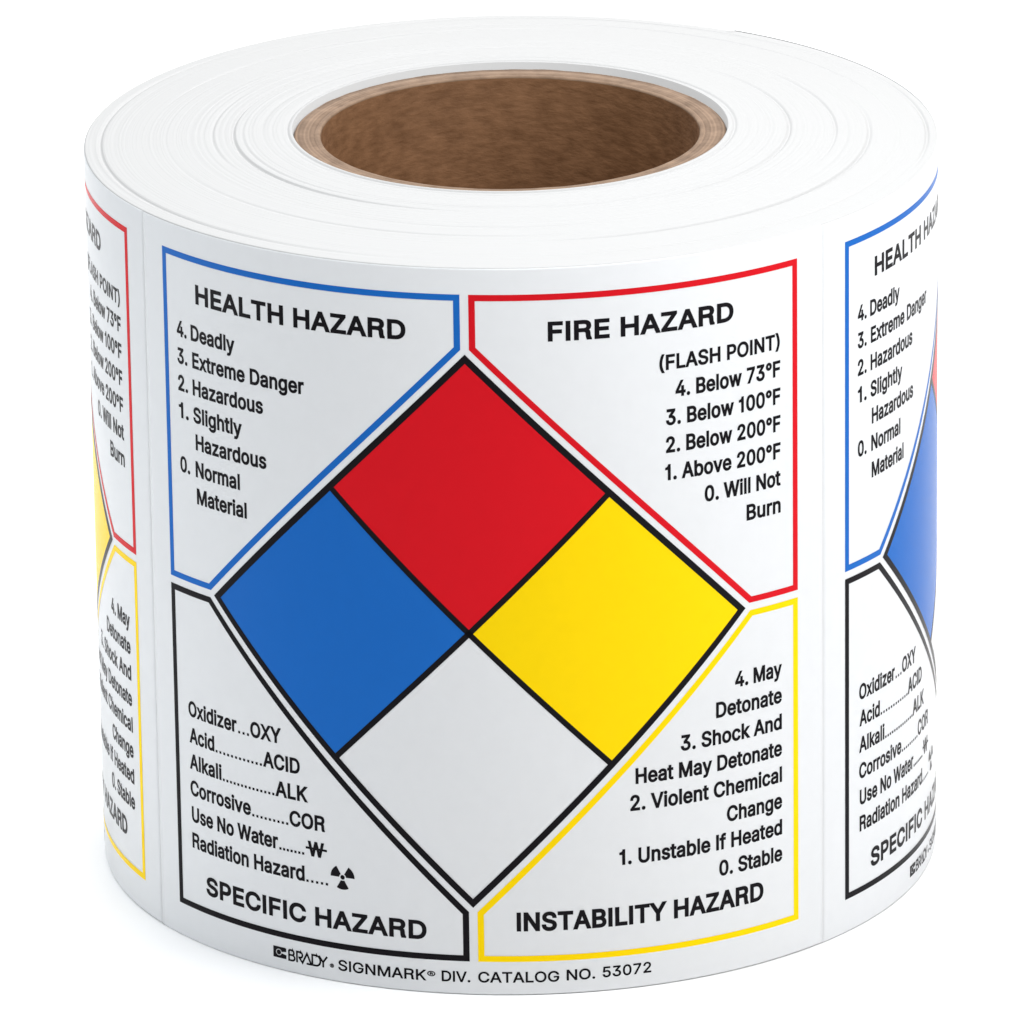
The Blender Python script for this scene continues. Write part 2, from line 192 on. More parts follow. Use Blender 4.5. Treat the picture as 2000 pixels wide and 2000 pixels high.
P 4445|816 0 601 0 601 1696 601 3391 601 5087 1185 5087 1769 5087 2352 5087 2744 5087 3068 5016 3324 4874 3580 4731 3771 4539 3897 4297 4024 4054 4087 3781 4087 3476 4087 3173 4024 2899 3897 2654 3771 2410 3580 2216 3324 2072 3068 1929 2744 1857 2352 1857 1932 1857 1512 1857 1093 1857 1093 2046 1093 2235 1093 2424 1503 2424 1914 2424 2325 2424 2591 2424 2806 2470 2970 2561 3134 2652 3254 2777 3330 2936 3407 3095 3445 3275 3445 3476 3445 3678 3407 3858 3330 4015 3254 4172 3134 4296 2969 4385 2804 4475 2588 4520 2322 4520 1963 4520 1605 4520 1246 4520 1246 3014 1246 1507 1246 0 1031 0
R 4780|816 0 601 0 601 1696 601 3391 601 5087 1351 5087 2100 5087 2850 5087 3750 5087 4250 4600 4250 3720 4250 3150 3950 2770 3450 2540 3850 2430 4030 2200 4050 1650 4070 900 4080 450 4380 160 4380 107 4380 53 4380 0 4120 0 3860 0 3600 0 3440 300 3390 900 3380 1500 3360 2000 3150 2220 2550 2220 2115 2220 1681 2220 1246 2220 1246 1480 1246 740 1246 0 1031 0|1246 3360 1246 2780 1731 2780 2215 2780 2700 2780 3300 2780 3580 3100 3580 3660 3580 4250 3300 4520 2700 4520 2215 4520 1731 4520 1246 4520 1246 3940
S 4466|2625 -89 2236 -89 1868 -89 1547 -28 1275 92 1003 213 791 382 638 601 486 819 401 1074 382 1366 603 1366 824 1366 1045 1366 1061 1170 1124 1007 1234 877 1345 748 1488 651 1664 587 1841 524 2031 492 2236 492 2468 492 2676 529 2859 603 3043 677 3188 782 3295 918 3402 1055 3455 1213 3455 1393 3455 1555 3410 1687 3320 1789 3230 1891 3110 1977 2958 2045 2807 2113 2637 2173 2448 2223 2244 2280 2041 2336 1837 2393 1416 2509 1091 2676 862 2892 633 3108 519 3386 519 3725 519 4012 596 4263 749 4478 903 4693 1112 4859 1376 4978 1640 5096 1938 5155 2270 5155 2607 5155 2904 5096 3161 4976 3419 4857 3622 4693 3771 4486 3920 4279 3999 4043 4008 3779 3797 3779 3585 3779 3373 3779 3346 4034 3229 4232 3022 4374 2814 4515 2557 4585 2250 4585 2031 4585 1839 4549 1673 4478 1507 4406 1378 4307 1287 4182 1196 4057 1151 3915 1151 3756 1151 3583 1203 3443 1309 3336 1415 3229 1543 3144 1693 3081 1844 3019 1987 2969 2124 2933 2297 2886 2470 2839 2643 2793 2790 2754 2948 2702 3115 2636 3283 2570 3440 2483 3587 2376 3733 2269 3853 2136 3945 1975 4037 1815 4083 1618 4083 1386 4083 1108 4010 858 3865 635 3719 412 3509 236 3233 106 2958 -24
T 4486|854 4517 318 4517 318 4707 318 4897 318 5087 1601 5087 2885 5087 4169 5087 4169 4897 4169 4707 4169 4517 3635 4517 3101 4517 2567 4517 2567 3011 2567 1506 2567 0 2353 0 2140 0 1926 0 1926 1506 1926 3011 1926 4517 1390 4517
U 5173|2989 -82 2588 -82 2187 -82 1838 -3 1540 154 1242 311 1011 526 847 799 683 1072 601 1383 601 1731 601 2850 601 3968 601 5087 815 5087 1029 5087 1243 5087 1243 3985 1243 2884 1243 1782 1243 1539 1297 1321 1407 1130 1516 939 1671 789 1871 679 2071 570 2310 516 2588 516 2868 516 3107 570 3307 679 3506 789 3659 939 3766 1130 3873 1321 3926 1539 3926 1782 3926 2884 3926 3985 3926 5087 4141 5087 4356 5087 4572 5087 4572 3968 4572 2850 4572 1731 4572 1383 4490 1072 4326 799 4162 526 3931 311 3634 154 3337 -3
V 4797|2285 0 2038 0 1413 1696 789 3391 164 5087 390 5087 617 5087 843 5087 1203 4079 1563 3070 1922 2062 1984 1891 2060 1662 2153 1374 2245 1086 2353 731 2479 307 2434 307 2390 307 2346 307 2471 740 2579 1098 2670 1381 2761 1664 2836 1891 2895 2062 3246 3070 3596 4079 3947 5087 4174 5087 4402 5087 4630 5087 4013 3391 3396 1696 2779 0 2532 0
W 6863|1802 0 1550 0 1088 1696 626 3391 164 5087 384 5087 603 5087 823 5087 1093 4045 1362 3002 1632 1960 1675 1794 1716 1625 1755 1454 1794 1284 1831 1111 1868 935 1904 760 1938 580 1970 396 1944 396 1918 396 1891 396 1926 580 1961 760 1997 935 2034 1111 2072 1284 2113 1454 2154 1625 2196 1794 2240 1960 2514 3002 2788 4045 3062 5087 3307 5087 3552 5087 3797 5087 4070 4045 4343 3002 4616 1960 4661 1794 4704 1625 4744 1454 4784 1284 4823 1111 4862 935 4900 760 4937 580 4971 396 4941 396 4912 396 4882 396 4916 580 4952 760 4988 935 5024 1111 5063 1284 5104 1454 5145 1625 5186 1794 5227 1960 5496 3002 5764 4045 6033 5087 6254 5087 6474 5087 6695 5087 6231 3391 5766 1696 5302 0 5053 0 4804 0 4554 0 4262 1077 3970 2153 3677 3230 3620 3441 3565 3670 3513 3914 3461 4159 3410 4437 3360 4749 3405 4749 3451 4749 3496 4749 3446 4453 3397 4186 3349 3947 3301 3708 3245 3469 3179 3230 2887 2153 2596 1077 2305 0 2053 0
X 4742|426 0 181 0 844 948 1508 1896 2171 2844 2171 2684 2171 2523 2171 2363 1545 3271 920 4179 294 5087 543 5087 792 5087 1041 5087 1287 4726 1533 4366 1779 4005 1883 3852 1971 3721 2040 3612 2109 3503 2174 3395 2235 3290 2295 3184 2361 3060 2434 2919 2397 2919 2359 2919 2322 2919 2394 3058 2460 3180 2520 3286 2579 3392 2645 3500 2718 3610 2790 3721 2879 3852 2984 4005 3234 4366 3485 4726 3735 5087 3977 5087 4220 5087 4462 5087 3837 4188 3213 3289 2588 2390 2588 2549 2588 2709 2588 2868 3245 1912 3901 956 4558 0 4311 0 4064 0 3817 0 3519 431 3221 863 2922 1294 2829 1431 2750 1549 2684 1651 2618 1752 2555 1853 2497 1955 2439 2056 2375 2175 2305 2311 2351 2311 2398 2311 2445 2311 2376 2182 2313 2066 2253 1965 2194 1864 2130 1761 2062 1658 1994 1554 1912 1433 1816 1294 1516 863 1215 431 915 0 670 0
Y 4718|2250 0 2035 0 2035 694 2035 1388 2035 2083 1411 3084 788 4086 164 5087 413 5087 662 5087 912 5087 1248 4540 1585 3992 1922 3445 2034 3263 2134 3088 2223 2921 2311 2753 2402 2548 2496 2305 2409 2305 2323 2305 2236 2305 2330 2553 2421 2761 2511 2929 2601 3098 2698 3270 2803 3445 3139 3992 3474 4540 3810 5087 4057 5087 4304 5087 4551 5087 3927 4086 3304 3084 2680 2083 2680 1388 2680 694 2680 0 2465 0
Z 4384|1609 0 417 0 417 155 417 310 417 464 1189 1593 1962 2722 2735 3851 2837 4001 2946 4153 3061 4305 3176 4458 3291 4608 3407 4756 3431 4685 3455 4615 3479 4544 3272 4533 3064 4525 2854 4522 2645 4519 2437 4517 2229 4517 1621 4517 1012 4517 403 4517 403 4707 403 4897 403 5087 1591 5087 2779 5087 3967 5087 3967 4930 3967 4773 3967 4616 3207 3506 2447 2397 1687 1287 1575 1126 1459 965 1338 806 1218 646 1096 488 973 331 949 402 925 472 901 543 1108 554 1315 562 1521 565 1727 568 1934 570 2141 570 2759 570 3377 570 3995 570 3995 380 3995 190 3995 0 2802 0
a 3892|1816 -85 1598 -85 1359 -85 1141 -40 944 50 747 139 591 271 476 446 361 620 304 831 304 1079 304 1297 347 1474 432 1610 517 1745 632 1852 775 1931 918 2009 1078 2068 1253 2107 1428 2145 1605 2176 1782 2199 2010 2228 2195 2251 2337 2267 2479 2283 2585 2310 2653 2349 2721 2388 2755 2454 2755 2547 2755 2554 2755 2561 2755 2567 2755 2724 2726 2858 2666 2967 2607 3076 2518 3160 2398 3220 2279 3279 2132 3308 1956 3308 1776 3308 1622 3280 1492 3223 1362 3166 1257 3094 1176 3008 1095 2921 1037 2831 1000 2738 803 2796 607 2854 410 2912 498 3142 624 3325 785 3460 947 3596 1128 3694 1330 3754 1531 3814 1734 3844 1939 3844 2076 3844 2226 3827 2390 3793 2554 3759 2710 3696 2858 3604 3006 3511 3127 3378 3223 3202 3319 3027 3366 2797 3366 2513 3366 1675 3366 838 3366 0 3166 0 2966 0 2765 0 2765 173 2765 346 2765 519 2752 519 2738 519 2724 519 2681 430 2613 339 2520 246 2426 152 2304 74 2153 10 2001 -53|1551 454 1704 454 1931 454 2123 498 2279 587 2435 676 2553 791 2634 932 2715 1073 2755 1222 2755 1379 2755 1552 2755 1725 2755 1898 2730 1869 2677 1842 2595 1820 2513 1797 2419 1776 2313 1758 2207 1740 2104 1725 2002 1712 1901 1700 1819 1688 1755 1680 1609 1662 1472 1630 1343 1586 1215 1541 1112 1477 1034 1393 957 1309 918 1194 918 1048 918 918 952 810 1019 722 1086 634 1179 568 1297 522 1416 477
b 4244|2611 -82 2294 -82 2062 -82 1872 -42 1724 38 1576 117 1461 209 1378 312 1295 416 1229 508 1181 587 1161 587 1140 587 1120 587 1120 391 1120 196 1120 0 922 0 724 0 526 0 526 1696 526 3391 526 5087 729 5087 933 5087 1137 5087 1137 4455 1137 3824 1137 3192 1152 3192 1166 3192 1181 3192 1229 3267 1293 3356 1374 3457 1455 3558 1568 3648 1714 3727 1860 3805 2052 3844 2291 3844 2607 3844 2887 3765 3129 3605 3371 3446 3561 3220 3698 2926 3834 2632 3902 2286 3902 1888 3902 1487 3835 1140 3699 845 3564 550 3375 322 3132 160 2890 -1|1972 468 2202 468 2437 468 2634 530 2794 656 2955 781 3076 951 3158 1166 3240 1381 3281 1624 3281 1895 3281 2161 3241 2400 3160 2612 3079 2823 2958 2991 2798 3114 2637 3237 2439 3298 2202 3298 1968 3298 1771 3239 1611 3121 1452 3002 1332 2838 1250 2629 1168 2419 1127 2175 1127 1895 1127 1613 1168 1365 1251 1151 1334 937 1456 769 1617 649 1777 528
c 3957|2261 -82 2072 -82 1729 -82 1427 0 1168 164 908 328 706 557 560 850 414 1144 341 1485 341 1874 341 2270 414 2616 560 2911 706 3205 908 3435 1168 3598 1427 3762 1729 3844 2072 3844 2259 3844 2435 3820 2600 3771 2765 3722 2915 3651 3051 3559 3186 3467 3302 3354 3399 3220 3496 3085 3568 2935 3616 2769 3420 2719 3224 2669 3028 2619 3001 2719 2959 2810 2904 2892 2848 2974 2780 3045 2699 3107 2618 3168 2525 3216 2421 3249 2316 3282 2200 3298 2072 3298 1822 3298 1615 3233 1451 3102 1287 2971 1165 2798 1084 2583 1003 2368 963 2132 963 1874 963 1622 1003 1388 1084 1174 1165 961 1287 789 1451 659 1615 529 1822 464 2072 464 2202 464 2320 481 2426 516 2532 550 2625 598 2707 661 2789 723 2859 798 2916 886 2973 974 3015 1069 3042 1171 3238 1122 3433 1073 3629 1024 3581 851 3509 697 3412 562 3316 426 3199 310 3062 213 2926 117 2774 43 2607 -7 2439 -57
d 4244|2187 -82 1953 -82 1637 -82 1357 -1 1115 160 872 322 683 550 546 845 410 1140 341 1487 341 1888 341 2286 410 2632 548 2926 686 3220 876 3446 1118 3605 1361 3765 1640 3844 1956 3844 2193 3844 2384 3805 2530 3727 2676 3648 2790 3558 2873 3457 2956 3356 3019 3267 3062 3192 3077 3192 3092 3192 3107 3192 3107 3824 3107 4455 3107 5087 3311 5087 3514 5087 3718 5087 3718 3391 3718 1696 3718 0 3521 0 3324 0 3127 0 3127 196 3127 391 3127 587 3107 587 3086 587 3066 587 3020 508 2955 416 2870 312 2784 209 2669 117 2523 38 2377 -42|1811 468 2045 468 2275 468 2470 528 2631 649 2791 769 2912 937 2994 1151 3076 1365 3117 1613 3117 1895 3117 2175 3077 2419 2996 2629 2915 2838 2794 3002 2634 3121 2474 3239 2277 3298 2045 3298 1806 3298 1606 3237 1446 3114 1285 2991 1165 2823 1084 2612 1003 2400 963 2161 963 1895 963 1624 1004 1381 1086 1166 1168 951 1289 781 1451 656 1613 530
e 4039|2382 -82 2120 -82 1751 -82 1435 0 1169 164 904 328 700 556 557 848 413 1141 341 1481 341 1868 341 2257 412 2600 553 2897 694 3194 893 3426 1151 3593 1408 3761 1708 3844 2052 3844 2259 3844 2461 3810 2658 3740 2855 3671 3033 3560 3192 3409 3352 3258 3478 3061 3571 2818 3665 2576 3711 2283 3711 1939 3711 1857 3711 1775 3711 1693 2723 1693 1736 1693 748 1693 748 1865 748 2037 748 2209 1625 2209 2503 2209 3380 2209 3286 2146 3191 2084 3097 2021 3097 2272 3057 2493 2977 2685 2897 2878 2780 3028 2625 3138 2471 3247 2280 3301 2052 3301 1822 3301 1626 3246 1463 3134 1300 3023 1176 2876 1089 2695 1003 2515 959 2319 959 2110 959 1998 959 1887 959 1775 959 1495 1008 1258 1104 1062 1201 866 1337 717 1511 615 1685 512 1889 461 2124 461 2276 461 2414 483 2537 527 2660 572 2765 638 2854 727 2943 816 3010 925 3056 1055 3254 1006 3452 957 3650 908 3593 712 3493 541 3351 393 3209 245 3033 129 2825 44 2617 -40
f 2537|1542 3793 2281 3793 2281 3619 2281 3445 2281 3271 1542 3271 803 3271 65 3271 65 3445 65 3619 65 3793 803 3793|1009 0 806 0 806 1438 806 2877 806 4315 806 4532 856 4713 956 4858 1056 5004 1188 5114 1352 5188 1516 5262 1690 5299 1874 5299 2013 5299 2129 5288 2223 5268 2316 5248 2384 5228 2427 5210 2376 5035 2325 4859 2274 4684 2244 4696 2203 4708 2149 4720 2096 4733 2028 4739 1946 4739 1762 4739 1627 4692 1543 4599 1459 4506 1417 4368 1417 4186 1417 2790 1417 1395 1417 0 1213 0
g 4251|2376 -1506 2069 -1506 1789 -1506 1545 -1469 1338 -1396 1131 -1324 959 -1225 823 -1101 686 -977 580 -841 505 -693 675 -597 844 -502 1014 -406 1066 -486 1133 -570 1215 -659 1297 -748 1407 -822 1543 -883 1680 -943 1855 -973 2069 -973 2376 -973 2627 -899 2822 -751 3016 -603 3114 -372 3114 -58 3114 189 3114 436 3114 683 3097 683 3080 683 3062 683 3015 603 2949 514 2866 415 2783 316 2669 230 2523 157 2377 84 2186 48 1949 48 1644 48 1370 121 1127 266 883 412 691 624 551 901 411 1179 341 1516 341 1912 341 2303 411 2644 550 2933 689 3222 880 3446 1123 3605 1367 3765 1646 3844 1960 3844 2196 3844 2388 3806 2535 3728 2682 3651 2797 3561 2882 3459 2966 3356 3031 3266 3076 3189 3094 3189 3113 3189 3131 3189 3131 3390 3131 3592 3131 3793 3329 3793 3527 3793 3725 3793 3725 2499 3725 1205 3725 -89 3725 -419 3651 -689 3503 -898 3355 -1107 3156 -1261 2905 -1359 2655 -1457|1814 591 2048 591 2281 591 2476 644 2636 751 2795 858 2916 1011 2999 1210 3082 1409 3124 1648 3124 1926 3124 2196 3083 2434 3001 2639 2919 2844 2798 3005 2639 3122 2480 3239 2283 3298 2048 3298 1812 3298 1613 3237 1451 3115 1289 2994 1168 2830 1086 2624 1004 2418 963 2185 963 1926 963 1659 1004 1426 1087 1226 1170 1025 1293 869 1454 758 1616 646
h 4101|1137 2488 1137 2267 1137 1511 1137 756 1137 0 933 0 729 0 526 0 526 1696 526 3391 526 5087 729 5087 933 5087 1137 5087 1137 4350 1137 3612 1137 2875 1099 2875 1062 2875 1024 2875 1140 3223 1306 3472 1521 3621 1736 3770 1987 3844 2274 3844 2531 3844 2757 3791 2952 3686 3146 3580 3298 3420 3407 3208 3517 2995 3571 2727 3571 2404 3571 1602 3571 801 3571 0 3367 0 3164 0 2960 0 2960 784 2960 1568 2960 2352 2960 2648 2883 2879 2730 3044 2576 3209 2366 3291 2100 3291 1918 3291 1754 3252 1608 3173 1462 3095 1347 2979 1263 2827 1179 2674
i 1666|729 0 526 0 526 1264 526 2529 526 3793 729 3793 933 3793 1137 3793 1137 2529 1137 1264 1137 0 933 0|955 4428 836 4428 720 4428 621 4467 538 4546 455 4624 413 4719 413 4831 413 4945 455 5041 538 5119 621 5198 720 5237 836 5237 955 5237 1056 5198 1139 5119 1222 5041 1263 4945 1263 4831 1263 4719 1222 4624 1139 4546 1056 4467
k 3807|1324 1575 1099 1366 1099 1616 1099 1866 1099 2117 1135 2117 1170 2117 1205 2117 1751 2676 2298 3234 2844 3793 3097 3793 3349 3793 3602 3793 3015 3193 2427 2594 1840 1994 1817 1994 1795 1994 1772 1994 1548 1784|729 0 526 0 526 1696 526 3391 526 5087 729 5087 933 5087 1137 5087 1137 3391 1137 1696 1137 0 933 0|3200 0 2940 0 2452 619 1965 1238 1478 1857 1623 2001 1767 2144 1912 2287 2515 1525 3118 762 3721 0 3461 0
l 1720|760 0 560 0 560 1696 560 3391 560 5087 760 5087 960 5087 1160 5087 1160 3391 1160 1696 1160 0 960 0
m 6098|729 0 526 0 526 1264 526 2529 526 3793 724 3793 922 3793 1120 3793 1121 3513 1122 3233 1123 2953 1107 2953 1091 2953 1075 2953 1128 3156 1211 3324 1325 3459 1438 3593 1571 3694 1721 3761 1871 3828 2028 3861 2192 3861 2472 3861 2699 3777 2873 3607 3047 3437 3159 3217 3209 2946 3181 2946 3152 2946 3124 2946 3169 3133 3252 3295 3371 3431 3491 3568 3636 3674 3807 3749 3977 3824 4164 3861 4367 3861 4587 3861 4789 3814 4971 3718 5153 3622 5298 3478 5406 3284 5514 3091 5568 2846 5568 2550 5568 1700 5568 850 5568 0 5365 0 5161 0 4957 0 4957 846 4957 1691 4957 2537 4957 2812 4880 3009 4725 3127 4570 3246 4391 3305 4186 3305 4015 3305 3867 3269 3742 3197 3617 3126 3521 3027 3453 2902 3386 2777 3353 2633 3353 2472 3353 1648 3353 824 3353 0 3149 0 2945 0 2742 0 2742 866 2742 1732 2742 2598 2742 2810 2671 2981 2530 3110 2389 3240 2210 3305 1994 3305 1846 3305 1706 3270 1576 3201 1445 3131 1339 3028 1258 2892 1177 2755 1137 2585 1137 2380 1137 1586 1137 793 1137 0 933 0
n 4097|1137 2488 1137 2267 1137 1511 1137 756 1137 0 933 0 729 0 526 0 526 1264 526 2529 526 3793 723 3793 920 3793 1116 3793 1118 3487 1119 3181 1120 2875 1088 2875 1056 2875 1024 2875 1140 3223 1306 3472 1521 3621 1736 3770 1987 3844 2274 3844 2531 3844 2756 3791 2950 3686 3143 3580 3295 3420 3406 3208 3516 2995 3571 2727 3571 2404 3571 1602 3571 801 3571 0 3367 0 3164 0 2960 0 2960 784 2960 1568 2960 2352 2960 2648 2883 2879 2730 3044 2576 3209 2366 3291 2100 3291 1918 3291 1754 3252 1608 3173 1462 3095 1347 2979 1263 2827 1179 2674
o 4152|2421 -82 2072 -82 1729 -82 1427 0 1168 164 908 328 706 557 560 850 414 1144 341 1485 341 1874 341 2270 414 2616 560 2911 706 3205 908 3435 1168 3598 1427 3762 1729 3844 2072 3844 2421 3844 2725 3762 2986 3598 3246 3435 3449 3205 3593 2911 3738 2616 3810 2270 3810 1874 3810 1485 3738 1144 3593 850 3449 557 3246 328 2986 164 2725 0|1822 464 2072 464 2327 464 2537 529 2702 659 2867 789 2990 961 3071 1174 3152 1388 3192 1622 3192 1874 3192 2129 3152 2365 3071 2581 2990 2797 2867 2971 2702 3102 2537 3233 2327 3298 2072 3298 1822 3298 1615 3233 1451 3102 1287 2971 1165 2798 1084 2583 1003 2368 963 2132 963 1874 963 1622 1003 1388 1084 1174 1165 961 1287 789 1451 659 1615 529
r 2591|729 0 526 0 526 1264 526 2529 526 3793 723 3793 920 3793 1116 3793 1116 3598 1116 3404 1116 3209 1129 3209 1141 3209 1154 3209 1225 3400 1348 3555 1524 3672 1701 3789 1903 3848 2130 3848 2178 3848 2232 3847 2293 3844 2353 3842 2400 3840 2434 3837 2434 3633 2434 3428 2434 3223 2416 3227 2371 3234 2299 3243 2228 3253 2151 3257 2069 3257 1891 3257 1732 3220 1591 3146 1450 3072 1339 2969 1258 2835 1177 2702 1137 2547 1137 2369 1137 1580 1137 790 1137 0 933 0
s 3650|2113 -82 1820 -82 1558 -82 1325 -43 1122 34 918 112 750 226 618 379 486 531 398 719 355 942 550 983 744 1024 939 1065 989 856 1090 702 1241 603 1392 504 1583 454 1813 454 2077 454 2287 510 2445 623 2602 736 2680 871 2680 1028 2680 1160 2633 1269 2540 1357 2447 1445 2307 1509 2120 1550 1911 1600 1701 1650 1492 1700 1148 1782 892 1909 722 2081 553 2253 468 2472 468 2738 468 2957 529 3149 650 3315 772 3481 939 3611 1151 3704 1362 3798 1602 3844 1871 3844 2130 3844 2353 3804 2538 3725 2724 3645 2874 3534 2989 3392 3104 3250 3188 3085 3240 2899 3053 2856 2867 2814 2680 2772 2635 2916 2550 3044 2426 3156 2302 3269 2118 3325 1874 3325 1647 3325 1458 3273 1309 3168 1160 3064 1086 2932 1086 2772 1086 2631 1137 2518 1239 2433 1342 2347 1501 2280 1717 2229 1910 2184 2102 2138 2294 2093 2640 2011 2896 1885 3062 1714 3229 1543 3312 1327 3312 1065 3312 842 3249 644 3124 471 2999 298 2823 163 2598 65 2373 -33
t 2274|1380 3793 2038 3793 2038 3619 2038 3445 2038 3271 1380 3271 723 3271 65 3271 65 3445 65 3619 65 3793 723 3793|649 3451 649 4712 852 4712 1056 4712 1260 4712 1260 3466 1260 2221 1260 976 1260 810 1293 689 1361 613 1428 537 1542 498 1704 498 1742 498 1792 502 1852 510 1912 518 1968 527 2018 536 2055 363 2093 190 2130 17 2069 -3 1998 -18 1919 -27 1839 -36 1761 -41 1683 -41 1355 -41 1101 44 920 213 739 383 649 621 649 929 649 2190
u 4101|2105 -51 1823 -51 1568 -51 1343 2 1149 108 954 213 802 373 691 587 581 801 526 1069 526 1390 526 2191 526 2992 526 3793 729 3793 933 3793 1137 3793 1137 3009 1137 2225 1137 1441 1137 1145 1214 914 1369 749 1524 584 1734 502 2001 502 2183 502 2346 541 2491 620 2635 698 2750 814 2834 968 2918 1122 2960 1308 2960 1526 2960 2282 2960 3037 2960 3793 3164 3793 3367 3793 3571 3793 3571 2529 3571 1264 3571 0 3374 0 3177 0 2981 0 2981 306 2981 612 2981 918 3011 918 3042 918 3073 918 2954 566 2787 316 2571 169 2355 22
v 3892|1838 0 1625 0 1141 1264 658 2529 174 3793 397 3793 620 3793 843 3793 1113 3045 1383 2298 1652 1550 1737 1322 1809 1095 1869 869 1930 642 1992 422 2055 208 1984 208 1912 208 1840 208 1906 422 1969 642 2028 869 2087 1095 2158 1322 2240 1550 2509 2298 2779 3045 3049 3793 3271 3793 3493 3793 3715 3793 3231 2529 2747 1264 2264 0 2051 0
w 5671|1580 0 1376 0 992 1264 609 2529 225 3793 440 3793 656 3793 871 3793 1025 3241 1180 2689 1335 2137 1399 1907 1466 1650 1538 1366 1610 1081 1681 764 1751 413 1717 413 1683 413 1649 413 1717 750 1786 1061 1856 1347 1925 1633 1994 1896 2062 2137 2215 2689 2367 3241 2520 3793 2735 3793 2950 3793 3165 3793 3315 3241 3465 2689 3616 2137 3679 1901 3746 1640 3815 1357 3885 1074 3954 759 4022 413 3985 413 3949 413 3913 413 3985 755 4058 1067 4129 1352 4201 1637 4270 1898 4336 2137 4491 2689 4645 3241 4800 3793 5015 3793 5230 3793 5446 3793 5062 2529 4679 1264 4295 0 4091 0 3888 0 3684 0 3519 572 3354 1145 3189 1717 3141 1893 3093 2070 3045 2250 2998 2430 2951 2614 2905 2803 2860 2992 2813 3183 2765 3377 2812 3377 2859 3377 2905 3377 2860 3185 2814 2995 2767 2805 2720 2615 2673 2429 2625 2247 2578 2064 2529 1888 2479 1717 2315 1145 2151 572 1987 0 1783 0
x 3786|444 0 208 0 710 727 1212 1454 1714 2182 1713 2025 1712 1868 1710 1710 1236 2405 761 3099 287 3793 525 3793 762 3793 1000 3793 1159 3547 1317 3301 1475 3056 1596 2871 1701 2697 1792 2533 1883 2369 1977 2211 2072 2059 1967 2059 1861 2059 1755 2059 1853 2211 1943 2369 2025 2533 2107 2697 2209 2871 2332 3056 2493 3301 2655 3547 2817 3793 3050 3793 3283 3793 3517 3793 3040 3091 2563 2389 2086 1687 2086 1838 2086 1989 2086 2141 2583 1427 3081 714 3578 0 3341 0 3105 0 2868 0 2681 285 2495 569 2308 854 2190 1033 2087 1202 1999 1361 1911 1519 1821 1671 1728 1816 1833 1816 1939 1816 2045 1816 1952 1671 1865 1519 1784 1361 1703 1202 1602 1033 1482 854 1293 569 1104 285 915 0 679 0
y 3892|511 -1402 475 -1386 521 -1210 568 -1033 615 -857 648 -863 681 -868 714 -874 832 -901 940 -906 1038 -889 1136 -872 1224 -822 1302 -739 1381 -656 1449 -528 1506 -355 1545 -241 1585 -127 1625 -14 1141 1255 658 2524 174 3793 397 3793 620 3793 843 3793 1113 3045 1383 2298 1652 1550 1737 1320 1808 1093 1868 867 1927 642 1989 422 2055 208 1982 208 1910 208 1837 208 1901 422 1963 642 2025 869 2086 1095 2158 1322 2240 1550 2511 2298 2781 3045 3052 3793 3273 3793 3494 3793 3715 3793 3157 2335 2599 877 2042 -580 1964 -778 1872 -942 1765 -1070 1658 -1199 1534 -1295 1393 -1357 1252 -1420 1093 -1451 915 -1451 813 -1451 723 -1444 645 -1431 568 -1417
z 3804|1407 0 417 0 417 152 417 305 417 457 1124 1370 1832 2283 2540 3196 2540 3207 2540 3218 2540 3230 1853 3230 1165 3230 478 3230 478 3418 478 3605 478 3793 1427 3793 2376 3793 3325 3793 3325 3632 3325 3470 3325 3308 2637 2406 1948 1503 1260 601 1260 588 1260 576 1260 563 1969 563 2678 563 3387 563 3387 376 3387 188 3387 0 2397 0
® 4630|2590 1181 2315 1181 2042 1181 1785 1233 1545 1337 1305 1440 1094 1583 912 1765 729 1947 587 2158 483 2398 380 2639 328 2895 328 3168 328 3441 380 3698 483 3938 587 4178 729 4389 912 4572 1094 4754 1305 4896 1545 5000 1785 5104 2042 5155 2315 5155 2590 5155 2848 5104 3088 5000 3328 4896 3539 4754 3721 4572 3903 4389 4046 4178 4148 3938 4251 3698 4302 3441 4302 3168 4302 2895 4251 2639 4148 2398 4046 2158 3903 1947 3721 1765 3539 1583 3328 1440 3088 1337 2848 1233|2039 1663 2315 1663 2592 1663 2845 1730 3073 1866 3300 2001 3482 2183 3617 2410 3753 2638 3820 2891 3820 3168 3820 3446 3753 3699 3617 3926 3482 4154 3300 4335 3073 4471 2845 4606 2592 4674 2315 4674 2039 4674 1787 4606 1559 4471 1330 4335 1148 4154 1012 3926 877 3699 809 3446 809 3168 809 2891 877 2638 1012 2410 1148 2183 1330 2001 1559 1866 1787 1730|2883 2257 2731 2257 2582 2545 2433 2833 2284 3121 2434 3121 2585 3121 2735 3121 2885 2833 3035 2545 3185 2257 3034 2257|1750 2257 1611 2257 1611 2867 1611 3477 1611 4087 1916 4087 2221 4087 2526 4087 2611 4087 2698 4065 2789 4022 2880 3979 2957 3914 3020 3829 3082 3744 3114 3635 3114 3503 3114 3369 3081 3254 3016 3160 2952 3065 2872 2994 2777 2946 2683 2899 2590 2875 2499 2875 2284 2875 2069 2875 1854 2875 1854 2978 1854 3082 1854 3185 2033 3185 2211 3185 2390 3185 2449 3185 2510 3212 2573 3266 2635 3319 2666 3398 2666 3503 2666 3608 2635 3680 2571 3720 2507 3760 2448 3779 2393 3779 2272 3779 2150 3779 2028 3779 2028 3272 2028 2764 2028 2257 1889 2257
